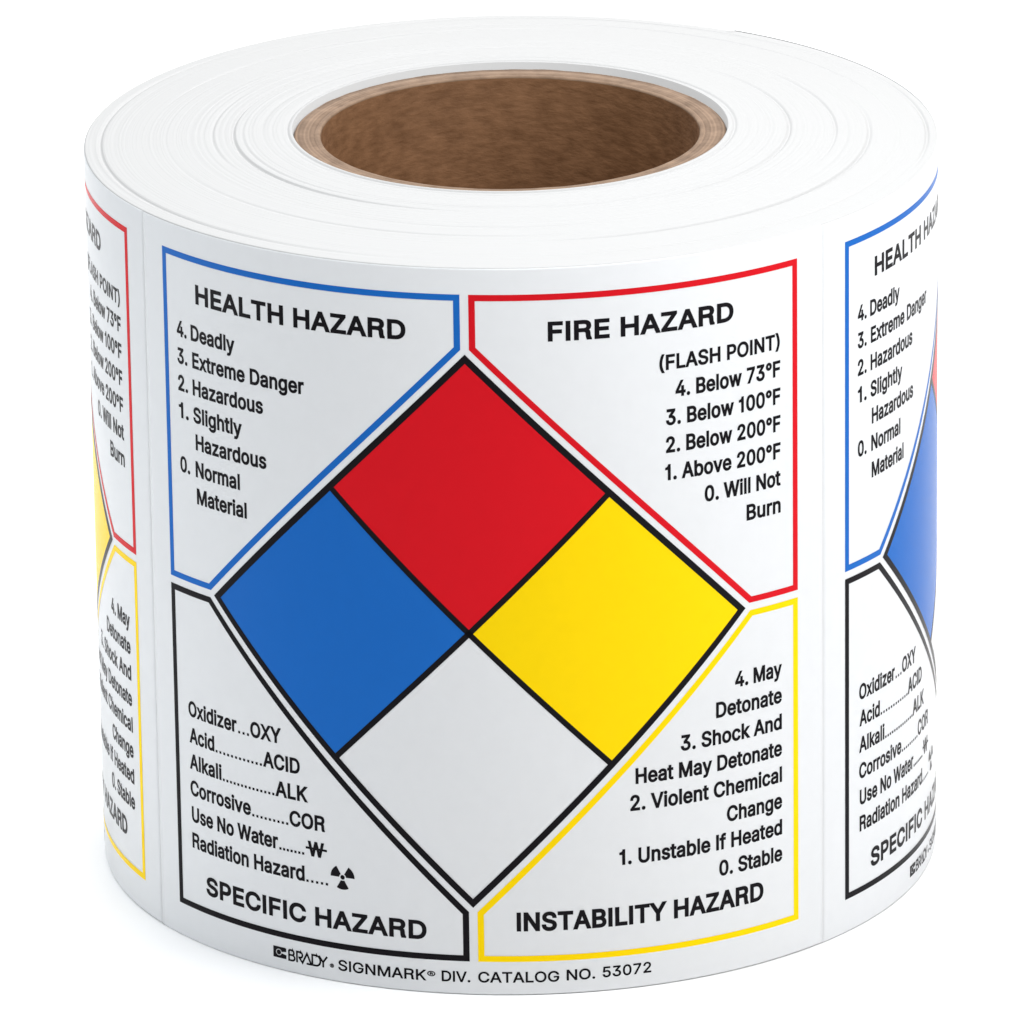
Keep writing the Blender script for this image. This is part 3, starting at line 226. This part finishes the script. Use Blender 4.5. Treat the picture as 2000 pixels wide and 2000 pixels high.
° 3162|1794 2830 1584 2830 1372 2830 1180 2882 1005 2984 831 3086 692 3225 587 3399 483 3573 430 3765 430 3974 430 4186 483 4379 587 4554 692 4730 831 4869 1005 4973 1180 5076 1372 5128 1584 5128 1794 5128 1985 5076 2158 4973 2331 4869 2469 4730 2573 4554 2676 4379 2728 4186 2728 3974 2728 3765 2676 3573 2573 3399 2469 3225 2331 3086 2158 2984 1985 2882|1466 3342 1584 3342 1700 3342 1806 3371 1902 3428 1997 3485 2074 3561 2132 3657 2190 3752 2219 3858 2219 3974 2219 4092 2190 4200 2132 4297 2074 4393 1997 4471 1902 4529 1806 4587 1700 4616 1584 4616 1466 4616 1358 4587 1262 4529 1165 4471 1088 4393 1031 4297 974 4200 946 4092 946 3974 946 3858 974 3752 1031 3657 1088 3561 1165 3485 1262 3428 1358 3371
  1878
'''
CAP = 0.5087
def load_glyphs():
    G = {}
    for line in GLYPHS.strip('\n').split('\n'):
        ch, rest = line[0], line[2:].split('|')
        cs = []
        for s in rest[1:]:
            q = [int(t)*1e-4 for t in s.split()]
            pts = [q[i:i+6] for i in range(0, len(q), 6)]; c = []
            for i, a in enumerate(pts):
                b = pts[(i+1) % len(pts)]
                p0, p1, p2, p3 = Vector(a[2:4]), Vector(a[4:6]), Vector(b[0:2]), Vector(b[2:4])
                d = p3 - p0
                straight = abs(d.cross(p1 - p0)) < 2e-5 and abs(d.cross(p2 - p0)) < 2e-5
                for s_ in range(1 if straight else 4):
                    t = s_/4; w = 1 - t
                    c.append(p0*w**3 + p1*3*w*w*t + p2*3*w*t*t + p3*t**3)
            c = [p for i, p in enumerate(c) if (p - c[i-1]).length > 1e-5]
            cs.append(c)
        G[ch] = (int(rest[0])*1e-4, cs)
    return G
G = load_glyphs()
def fatten(c, d):
    out = []; n = len(c)
    for i in range(n):
        d1 = (c[i] - c[i-1]).normalized(); d2 = (c[(i+1) % n] - c[i]).normalized()
        n1 = Vector((-d1.y, d1.x)); n2 = Vector((-d2.y, d2.x)); b = n1 + n2
        if b.length < 0.2: out.append(c[i] + n1*d); continue
        b = b/b.dot(n1)
        if b.length > 2.2: b = b.normalized()*2.2
        out.append(c[i] + b*d)
    return out
def text(bm, s, base, cap, left=None, right=None, bold=0.03, track=0.0, width=None):
    """Set s with its ink between left and right (or of given width), baseline at v=base, capitals cap high, stems fattened by bold*cap."""
    x = 0; items = []
    for ch in s:
        adv, cs = G[ch]
        if cs: items.append((x, cs))
        x += adv + track
    xs = [x0 + p.x for x0, cs in items for c in cs for p in c]; a, b = min(xs), max(xs)
    pad = bold*cap
    if width is not None: sx = width
    else: sx = (right - left - 2*pad)/(b - a)
    if left is None: left = right - (b - a)*sx - 2*pad
    sy = cap*(1 - 2*bold)/CAP
    for x0, cs in items:
        vs, es = [], []
        for c in cs:
            q = [Vector(((x0 + p.x - a)*sx, p.y*sy)) for p in c]
            q = fatten([p/cap for p in q], bold)
            n0 = len(vs); vs += q; es += [(n0 + i, n0 + (i+1) % len(q)) for i in range(len(q))]
        V, E, Fc, *_ = delaunay_2d_cdt(vs, es, [], 1, 1e-5)
        bv = [bm.verts.new((left + pad + p.x*cap, base - (p.y + bold)*cap, 0)) for p in V]
        for f in Fc:
            cx = sum(V[i].x for i in f)/len(f); cy = sum(V[i].y for i in f)/len(f); wn = 0
            for i, j in es:                              # nonzero winding: keep ink, drop counters
                a_, b_ = vs[i], vs[j]
                if (a_.y <= cy) != (b_.y <= cy) and (b_.x - a_.x)*(cy - a_.y)/(b_.y - a_.y) + a_.x > cx: wn += 1 if b_.y > a_.y else -1
            if wn == 0: continue
            try: bm.faces.new([bv[i] for i in f])
            except ValueError: pass
def quad(bm, x0, y0, x1, y1): bm.faces.new([bm.verts.new(p) for p in ((x0, y0, 0), (x1, y0, 0), (x1, y1, 0), (x0, y1, 0))])
def dots(bm, a, b, n, base, s=0.0062):
    for i in range(n):
        x = a + (b - a)*(i + 0.5)/n; quad(bm, x - s/2, base - s, x + s/2, base)
def stroke(bm, pts, w):
    """A pen line through pts, w wide, with mitred joints."""
    p = [Vector(q) for q in pts]; L, Rr = [], []
    for i in range(len(p)):
        d1 = (p[i] - p[i-1]).normalized() if i else (p[1] - p[0]).normalized()
        d2 = (p[i+1] - p[i]).normalized() if i < len(p)-1 else d1
        n1 = Vector((-d1.y, d1.x)); n2 = Vector((-d2.y, d2.x)); b = n1 + n2
        b = b/max(0.35, b.dot(n1)); L.append(p[i] + b*w/2); Rr.append(p[i] - b*w/2)
    a = [bm.verts.new((q.x, q.y, 0)) for q in L]; c = [bm.verts.new((q.x, q.y, 0)) for q in Rr]
    for i in range(len(p)-1): bm.faces.new((a[i], a[i+1], c[i+1], c[i]))

# ------------------------------------------------------------------ the surface it stands on
bm = bmesh.new(); bmesh.ops.create_grid(bm, x_segments=1, y_segments=1, size=2.2)
floor = link('ground', bm, M_FLOOR, smooth=False); floor['kind'] = 'structure'

# ------------------------------------------------------------------ the roll
roll = bpy.data.objects.new('label_roll', None); S.collection.objects.link(roll)
roll.empty_display_size = 0.05
roll['label'] = 'roll of white hazard diamond labels on a brown cardboard core, standing upright'
roll['category'] = 'label roll'

# wound body: top and bottom faces of edge-on layers, plain liner side
RI = 0.509; RISE = 0.0265                              # the inner turns stand a little proud of the outer ones
GROOVES = [  # radius, depth, half width, azimuth of the middle (from the camera, +right), half extent
    (0.523, 0.0030, 0.0035, 0.0, 9.0), (0.538, 0.0016, 0.003, -0.3, 1.6), (0.645, 0.0042, 0.004, -1.35, 1.35), (0.655, 0.0036, 0.004, 1.5, 1.2), (0.655, 0.0022, 0.003, -3.0, 0.8),
    (0.70, 0.0020, 0.003, -1.6, 0.5), (0.762, 0.0030, 0.0035, 1.75, 0.6), (0.80, 0.0018, 0.004, -0.5, 0.9), (0.838, 0.0040, 0.004, 1.0, 1.0), (0.846, 0.0022, 0.003, -2.6, 0.8),
    (0.90, 0.0020, 0.004, 2.6, 0.9), (0.955, 0.0030, 0.004, -1.3, 1.1), (0.962, 0.0026, 0.004, 2.9, 0.9), (0.975, 0.0028, 0.003, 1.7, 0.5)]
import random
rnd = random.Random(7)
for i in range(22):                                    # uneven winding: short shallow arcs
    GROOVES.append((rnd.uniform(0.53, 0.985), rnd.uniform(0.0007, 0.0016), rnd.uniform(0.002, 0.005), rnd.uniform(-3.1, 3.1), rnd.uniform(0.25, 0.9)))
def fade(d, h):

    d = abs((d + math.pi) % (2*math.pi) - math.pi)
    return max(0.0, 1 - (d/h)**2) if h < 4 else 1.0
def top_z(r, ph, jit):
    t = (1 - r)/(1 - RI)
    z = RISE*t**0.9 + jit
    for gr, dep, hw, gp, ge in GROOVES:
        rr = r + 0.006*math.sin(ph + gr*40)*0.6
        z -= 1.5*dep*fade(ph - gp, ge)*math.exp(-((rr - gr)/hw)**2)
    return z
NP, NRAD = 288, 190
bm = bmesh.new(); rings = []
for j in range(NRAD + 1):
    t = j/NRAD; row = []
    jit = 0.0009*(noise.noise(Vector((j*0.37, 3.1, 0))) + 0.6*noise.noise(Vector((j*1.7, 9.1, 0))))
    for i in range(NP):
        u = UTAIL - 2*math.pi*(1 - i/(NP-1)); ph = u + PHI0
        ro = rad(u) - 0.0008
        r = 1 - t*(1 - RI) + (ro - 1)*max(0.0, 1 - t*20)
        z = top_z(r, ph, jit)
        if j == 0: z = min(z, -0.0016)
        row.append(bm.verts.new((r*R*math.sin(ph), -r*R*math.cos(ph), (HGT + z)*R)))
    rings.append(row)
low = [bm.verts.new((v.co.x, v.co.y, 0.004*R)) for v in rings[0]]
base = [bm.verts.new((v.co.x*0.997, v.co.y*0.997, 0)) for v in rings[0]]
inn = [bm.verts.new((v.co.x, v.co.y, 0)) for v in rings[-1]]
def strip(a, b, closed=False):
    for i in range(len(a)-1): bm.faces.new((a[i], a[i+1], b[i+1], b[i]))
for j in range(NRAD): strip(rings[j], rings[j+1])
strip(low, rings[0]); strip(base, low); strip(inn, base); strip(rings[-1], inn)
col = [r[0] for r in rings]; col2 = [r[-1] for r in rings]   # the little step where the outermost turn ends
for j in range(NRAD): bm.faces.new((col[j], col[j+1], col2[j+1], col2[j]))
for a, b in ((low, rings[0]), (base, low), (inn, base), (rings[-1], inn)):
    bm.faces.new((a[0], b[0], b[-1], a[-1]))
bmesh.ops.remove_doubles(bm, verts=bm.verts[:], dist=2e-6)
bmesh.ops.recalc_face_normals(bm, faces=bm.faces[:])
winding = link('winding', bm, M_LINER, roll)
winding.data.materials.append(M_BACK)
for p in winding.data.polygons:
    if abs(p.normal.z) < 0.3 and max(p.vertices) >= 0 and Vector(p.center[:2]).length > 0.99*R: p.material_index = 1

# cardboard core
CO, CI, CZ = RI - 0.004, 0.4425, 0.0115
bm = bmesh.new(); N = 256
prof = [(CI, 0.0), (CI, HGT + CZ - 0.005), (CI + 0.004, HGT + CZ), (CI + 0.012, HGT + CZ - 0.0006), (CI + 0.015, HGT + CZ - 0.003), (CI + 0.018, HGT + CZ),
        (CI + 0.034, HGT + CZ - 0.001), (CO - 0.006, HGT + CZ), (CO, HGT + CZ - 0.004), (CO, 0.0)]
rg = []
for q, (r, z) in enumerate(prof):
    row = []
    for i in range(N):
        a = 2*math.pi*i/N
        w = 0.0012*noise.noise(Vector((math.cos(a)*9, math.sin(a)*9, q))) if 1 < q < 8 else 0
        row.append(bm.verts.new(((r + w)*R*math.sin(a), -(r + w)*R*math.cos(a), (z + w)*R)))
    rg.append(row)
for q in range(len(prof)):
    a, b = rg[q], rg[(q+1) % len(prof)]
    for i in range(N): bm.faces.new((a[i], a[(i+1) % N], b[(i+1) % N], b[i]))
bmesh.ops.recalc_face_normals(bm, faces=bm.faces[:])
core = link('cardboard_core', bm, M_KRAFT, roll)
core.data.materials.append(M_KEDGE)
for p in core.data.polygons:
    if p.center.z > (HGT - 0.02)*R and Vector(p.center[:2]).length > (CI + 0.001)*R: p.material_index = 1

# ------------------------------------------------------------------ one label: white sheet with its printing
UC = 0.0025; GAP = 0.0098; HW = 0.8127; VT, VB = 0.0617, 1.6739; VM1, VM2 = 0.8596, 0.8777; T = 0.0147
DT, DB, DL, DR = 0.2030, 1.5405, -0.6570, 0.6615; DV = 0.8700
LIFT = 0.0006; INK = LIFT + 0.0004; INK2 = LIFT + 0.0007
EDGE = PITCH/2 - 0.0028
# sheet with a thin edge and softened rims
bm = bmesh.new(); nu = 150
profile = [(0.0035, -0.0045), (0.0012, -0.0020), (0.0014, 0.0), (0.0045, LIFT), (HGT - 0.006, LIFT), (HGT - 0.0025, -0.001), (HGT - 0.001, -0.004)]
profile = profile[1:]
cols = []
for i in range(nu + 1):
    u = -EDGE + 2*EDGE*i/nu
    cols.append([bm.verts.new(place(u, v + SKEW*u, l, 0)) for v, l in profile])
for i in range(nu):
    for j in range(len(profile)-1): bm.faces.new((cols[i][j], cols[i+1][j], cols[i+1][j+1], cols[i][j+1]))
for c, s in ((cols[0], -1), (cols[-1], 1)):            # cut edges beside the gaps between labels
    e = [bm.verts.new(place(s*(EDGE + 0.0006), v + SKEW*EDGE*s, -0.0007, 0)) for v, l in profile]
    for j in range(len(profile)-1): bm.faces.new((c[j], c[j+1], e[j+1], e[j]))
bmesh.ops.recalc_face_normals(bm, faces=bm.faces[:])
sheet = link('label', bm, M_FACE, roll)

# four bordered panels
off = 0.0207
def dv(u, s): return 0
lc, rc = UC - GAP, UC + GAP
ul = DL + (DV - VM1) - off; ur = DR - (DV - VM1) + off     # where the slanting sides meet the middle gap (upper panels)
ll = DL + (VM2 - DV) - off; lr = DR - (VM2 - DV) + off
panels = [('panel_border', 'blue panel border', M_BLUE, [(-HW, VT), (lc, VT), (lc, DT + GAP - off), (ul, VM1), (-HW, VM1)]),
          ('panel_border', 'red panel border', M_RED, [(rc, VT), (HW, VT), (HW, VM1), (ur, VM1), (rc, DT + GAP - off)]),
          ('panel_border', 'black panel border', M_BLK, [(-HW, VM2), (ll, VM2), (lc, DB - GAP + off), (lc, VB), (-HW, VB)]),
          ('panel_border', 'yellow panel border', M_YEL, [(lr, VM2), (HW, VM2), (HW, VB), (rc, VB), (rc, DB - GAP + off)])]
for nm, lab, m, poly in panels:
    ring, inner = inset(poly, T)
    o = printed(nm, flat_polys(ring), m, sheet, INK); o['label'] = lab

# diamond: four coloured squares, black frame and cross
top, bot, lef, rig, mid = (UC, DT), (UC, DB), (DL, DV), (DR, DV), (UC, (DT + DB)/2)
h = lambda a, b: ((a[0] + b[0])/2, (a[1] + b[1])/2)
tl, tr, bl, br = h(top, lef), h(top, rig), h(bot, lef), h(bot, rig)
for lab, m, poly in (('red square of the diamond', M_RED, [top, tr, mid, tl]), ('blue square of the diamond', M_BLUE, [tl, mid, bl, lef]),
                     ('yellow square of the diamond', M_YEL, [tr, rig, br, mid])):
    ring, inner = inset(poly, 0.006)
    o = printed('diamond_square', flat_polys([inner]), m, sheet, INK); o['label'] = lab
ring, inner = inset([top, rig, bot, lef], 0.0152)
hw = 0.0068; cross = []
def bar(a, b):
    d = (Vector(b) - Vector(a)).normalized(); n = Vector((-d.y, d.x))*hw; a2 = Vector(a) + d*0.01; b2 = Vector(b) - d*0.01
    return [tuple(a2 + n), tuple(b2 + n), tuple(b2 - n), tuple(a2 - n)]
bm = flat_polys(ring); 
for b_ in (bar(tl, br), bar(tr, bl)):
    t_ = flat_polys([b_]); me_ = bpy.data.meshes.new('tmp'); t_.to_mesh(me_); t_.free(); bm.from_mesh(me_); bpy.data.meshes.remove(me_)
printed('diamond_frame', bm, M_BLK, sheet, INK2)

# headings
def lettering(name, fill, lab=None):
    bm = bmesh.new(); fill(bm); o = printed(name, bm, M_BLK, sheet, INK)
    if lab: o['label'] = lab
    return o
HB, HT = 0.052, 0.014
lettering('heading', lambda b: text(b, 'HEALTH HAZARD', 0.1744, 0.0470, -0.6945, -0.1318, HB, HT))
lettering('heading', lambda b: text(b, 'FIRE HAZARD', 0.1742, 0.0470, 0.1900, 0.6330, HB, HT))
lettering('heading', lambda b: text(b, 'SPECIFIC HAZARD', 1.6255, 0.0470, -0.7095, -0.1070, HB, HT))
lettering('heading', lambda b: text(b, 'INSTABILITY HAZARD', 1.5985, 0.0470, 0.1020, 0.7085, HB, HT))
# lists
B0, LP, LC, LB = 0.2660, 0.0656, 0.0386, 0.044
def health(b):
    rows = [('4.', 'Deadly', -0.714, -0.5735), ('3.', 'Extreme Danger', -0.711, -0.3825), ('2.', 'Hazardous', -0.712, -0.4945), ('1.', 'Slightly', -0.712, -0.5575),
            ('', 'Hazardous', -0.7065, -0.4885), ('0.', 'Normal', -0.709, -0.567), ('', 'Material', -0.707, -0.5485)]
    for i, (n, w, x0, x1) in enumerate(rows):
        if n: text(b, n, B0 + LP*i, LC, -0.764, -0.7285, LB, 0.010)
        text(b, w, B0 + LP*i, LC, x0, x1, LB, 0.010)
lettering('list_text', health)
def fire(b):
    text(b, '(FLASH POINT)', B0 - 0.001, 0.0365, 0.4465, 0.7605, LB, 0.010)
    for i, (s, x0) in enumerate([('4. Below 73°F', 0.4850), ('3. Below 100°F', 0.4615), ('2. Below 200°F', 0.4610), ('1. Above 200°F', 0.4585), ('0. Will Not', 0.5560), ('Burn', 0.6655)]):
        text(b, s, B0 + LP*(i+1), LC, x0, 0.7618, LB, 0.010)
lettering('list_text', fire)
def specific(b):
    v = 1.1925
    rows = [('Oxidizer', -0.7585, -0.5955, 3, 'OXY', -0.5540, -0.4660), ('Acid', -0.7565, -0.6695, 12, 'ACID', -0.5180, -0.4155), ('Alkali', -0.7580, -0.6475, 14, 'ALK', -0.4845, -0.3970),
            ('Corrosive', -0.7585, -0.5580, 9, 'COR', -0.4470, -0.3525), ('Use No Water', -0.7560, -0.4805, 7, None, -0.4060, 0), ('Radiation Hazard', -0.7565, -0.4090, 5, None, -0.3435, 0)]
    for i, (s, x0, x1, n, s2, x2, x3) in enumerate(rows):
        y = v + LP*i
        text(b, s, y, LC, x0, x1, LB, 0.010); dots(b, x1 + 0.001, x2 - 0.0005, n, y)
        if s2: text(b, s2, y, LC, x2, x3, LB, 0.010)
    y = v + LP*4
    text(b, 'W', y, 0.0375, -0.3985, -0.3560, 0.05); quad(b, -0.4045, y - 0.0225, -0.3485, y - 0.0170)
lettering('list_text', specific)
def instab(b):
    v = 1.0585
    for i, (s, x0) in enumerate([('4. May', 0.6325), ('Detonate', 0.5820), ('3. Shock And', 0.4920), ('Heat May Detonate', 0.3815), ('2. Violent Chemical', 0.3685), ('Change', 0.6090),
                                 ('1. Unstable If Heated', 0.3415), ('0. Stable', 0.5880)]):
        text(b, s, v + LP*i - (0.0005*i), LC, x0, 0.7635, LB, 0.010)
lettering('list_text', instab)
# radiation trefoil
def trefoil(b):
    cx, cy = -0.3098, 1.4938
    b.faces.new([b.verts.new((cx + 0.0056*math.cos(a*math.pi/10), cy + 0.0056*math.sin(a*math.pi/10), 0)) for a in range(20)])
    for c in (30, 150, 270):
        o_ = [(cx + 0.0305*math.cos(math.radians(c - 30 + 6*i)), cy - 0.0305*math.sin(math.radians(c - 30 + 6*i)), 0) for i in range(11)]
        i_ = [(cx + 0.0085*math.cos(math.radians(c + 30 - 12*i)), cy - 0.0085*math.sin(math.radians(c + 30 - 12*i)), 0) for i in range(6)]
        b.faces.new([b.verts.new(p) for p in o_ + i_])
lettering('radiation_symbol', trefoil)
# maker's line under the panels
def maker(b):
    y, c, w = 1.7265, 0.0268, 0.0155
    text(b, 'SIGNMARK', y + 0.0005, c, -0.3255, -0.1100, 0.032)
    text(b, '®', y - 0.0075, c*0.62, -0.1075, -0.0880, 0.02)
    text(b, 'DIV.', y - 0.0005, c, -0.0735, -0.0065, 0.032)
    text(b, 'CATALOG', y - 0.001, c, 0.0115, 0.1985, 0.032)
    text(b, 'NO.', y - 0.0025, c, 0.2155, 0.2820, 0.032)
    text(b, '53072', y - 0.0035, c, 0.2995, 0.4155, 0.032)
lettering('small_print', maker)
def mark(b):
    # black tile with a thin ring and a slot running to its right edge, then the maker's name in linked capitals
    x0, x1, y0, y1 = -0.5012, -0.4645, 1.6985, 1.7262
    cx, cy, ri, ro = -0.4855, 1.7122, 0.0062, 0.0080
    N_ = 40; rect = []
    for i in range(N_ + 1):
        a = 0.20 + (2*math.pi - 0.40)*i/N_
        dx, dy = math.cos(a), math.sin(a)
        k = min((x1 - cx)/dx if dx > 1e-6 else 9, (x0 - cx)/dx if dx < -1e-6 else 9, (y1 - cy)/dy if dy > 1e-6 else 9, (y0 - cy)/dy if dy < -1e-6 else 9)
        rect.append(((cx + ro*dx, cy + ro*dy, 0), (cx + k*dx, cy + k*dy, 0), k))
    pr = [(b.verts.new(p), b.verts.new(q)) for p, q, k in rect]
    for i in range(N_): b.faces.new((pr[i][0], pr[i+1][0], pr[i+1][1], pr[i][1]))
    quad(b, -0.4655, 1.6990, x1, 1.7085); quad(b, -0.4655, 1.7160, x1, 1.7258)
    for cxn, cyn in ((x0, y0), (x0, y1)):              # square off the tile's left corners
        s = 0.006; sx_ = s if cxn == x0 else -s; sy_ = s if cyn == y0 else -s
        b.faces.new([b.verts.new(p) for p in ((cxn, cyn, 0), (cxn + sx_, cyn, 0), (cxn, cyn + sy_, 0))])
    b.faces.new([b.verts.new((cx + ri*math.cos(2*math.pi*i/24), cy + ri*math.sin(2*math.pi*i/24), 0)) for i in range(24)])
    w = 0.0047; t, m_, e = 1.7005, 1.7126, 1.7258
    def arc(cx_, cy_, rx, ry, a0, a1, n=8): return [(cx_ + rx*math.cos(math.radians(a0 + (a1 - a0)*i/n)), cy_ + ry*math.sin(math.radians(a0 + (a1 - a0)*i/n))) for i in range(n + 1)]
    x = -0.4570
    stroke(b, [(x, t), (x + 0.0085, t)] + arc(x + 0.0085, (t + m_)/2, 0.0052, (m_ - t)/2, -90, 90) + [(x + 0.002, m_)], w)
    stroke(b, [(x + 0.0085, m_)] + arc(x + 0.0090, (m_ + e)/2, 0.0068, (e - m_)/2, -90, 90) + [(x, e), (x, t)], w)
    x = -0.4350
    stroke(b, [(x, e + 0.0016), (x, t)] + [(x + 0.009, t)] + arc(x + 0.009, t + 0.0068, 0.0060, 0.0068, -90, 90) + [(x + 0.004, t + 0.0136)], w)
    stroke(b, [(x + 0.006, t + 0.0136), (x + 0.0150, e), (x + 0.0275, t), (x + 0.0385, e), (x + 0.0260, e)], w)
    x = -0.3935
    stroke(b, [(x, e), (x, t), (x + 0.010, t)] + arc(x + 0.010, (t + e)/2, 0.0115, (e - t)/2, -90, 90, 12) + [(x, e)], w)
    x = -0.3755
    stroke(b, [(x, t - 0.0010), (x + 0.0105, m_ + 0.0016), (x + 0.0215, t - 0.0016)], w); stroke(b, [(x + 0.0108, m_), (x + 0.0108, e + 0.0012)], w)
    text(b, '®', 1.7262, 0.0125, -0.3475, -0.3365, 0.03)
lettering('maker_mark', mark)

# ------------------------------------------------------------------ the other labels round the roll: copies turned by one repeat
def turn(k):
    ang = k*PITCH; s = 1 - TURN*(-k*PITCH)/(2*math.pi)
    M = Matrix.Rotation(ang, 4, 'Z') @ Matrix.Diagonal((s, s, 1, 1)); M.translation = (0, 0, -SKEW*ang*R*1.0)
    c = sheet.copy(); S.collection.objects.link(c); c.parent = roll; c.matrix_world = M
    for ch in list(sheet.children):
        d = ch.copy(); S.collection.objects.link(d); d.parent = c
    return c
sheet['label'] = 'front label facing the viewer, all four panels in full view'
for k, lab in ((1, 'label wrapping away past the right edge'), (-1, 'label wrapping away past the left edge'), (-2, 'label on the back, its far end under the outermost turn')):
    c = turn(k); c['label'] = lab
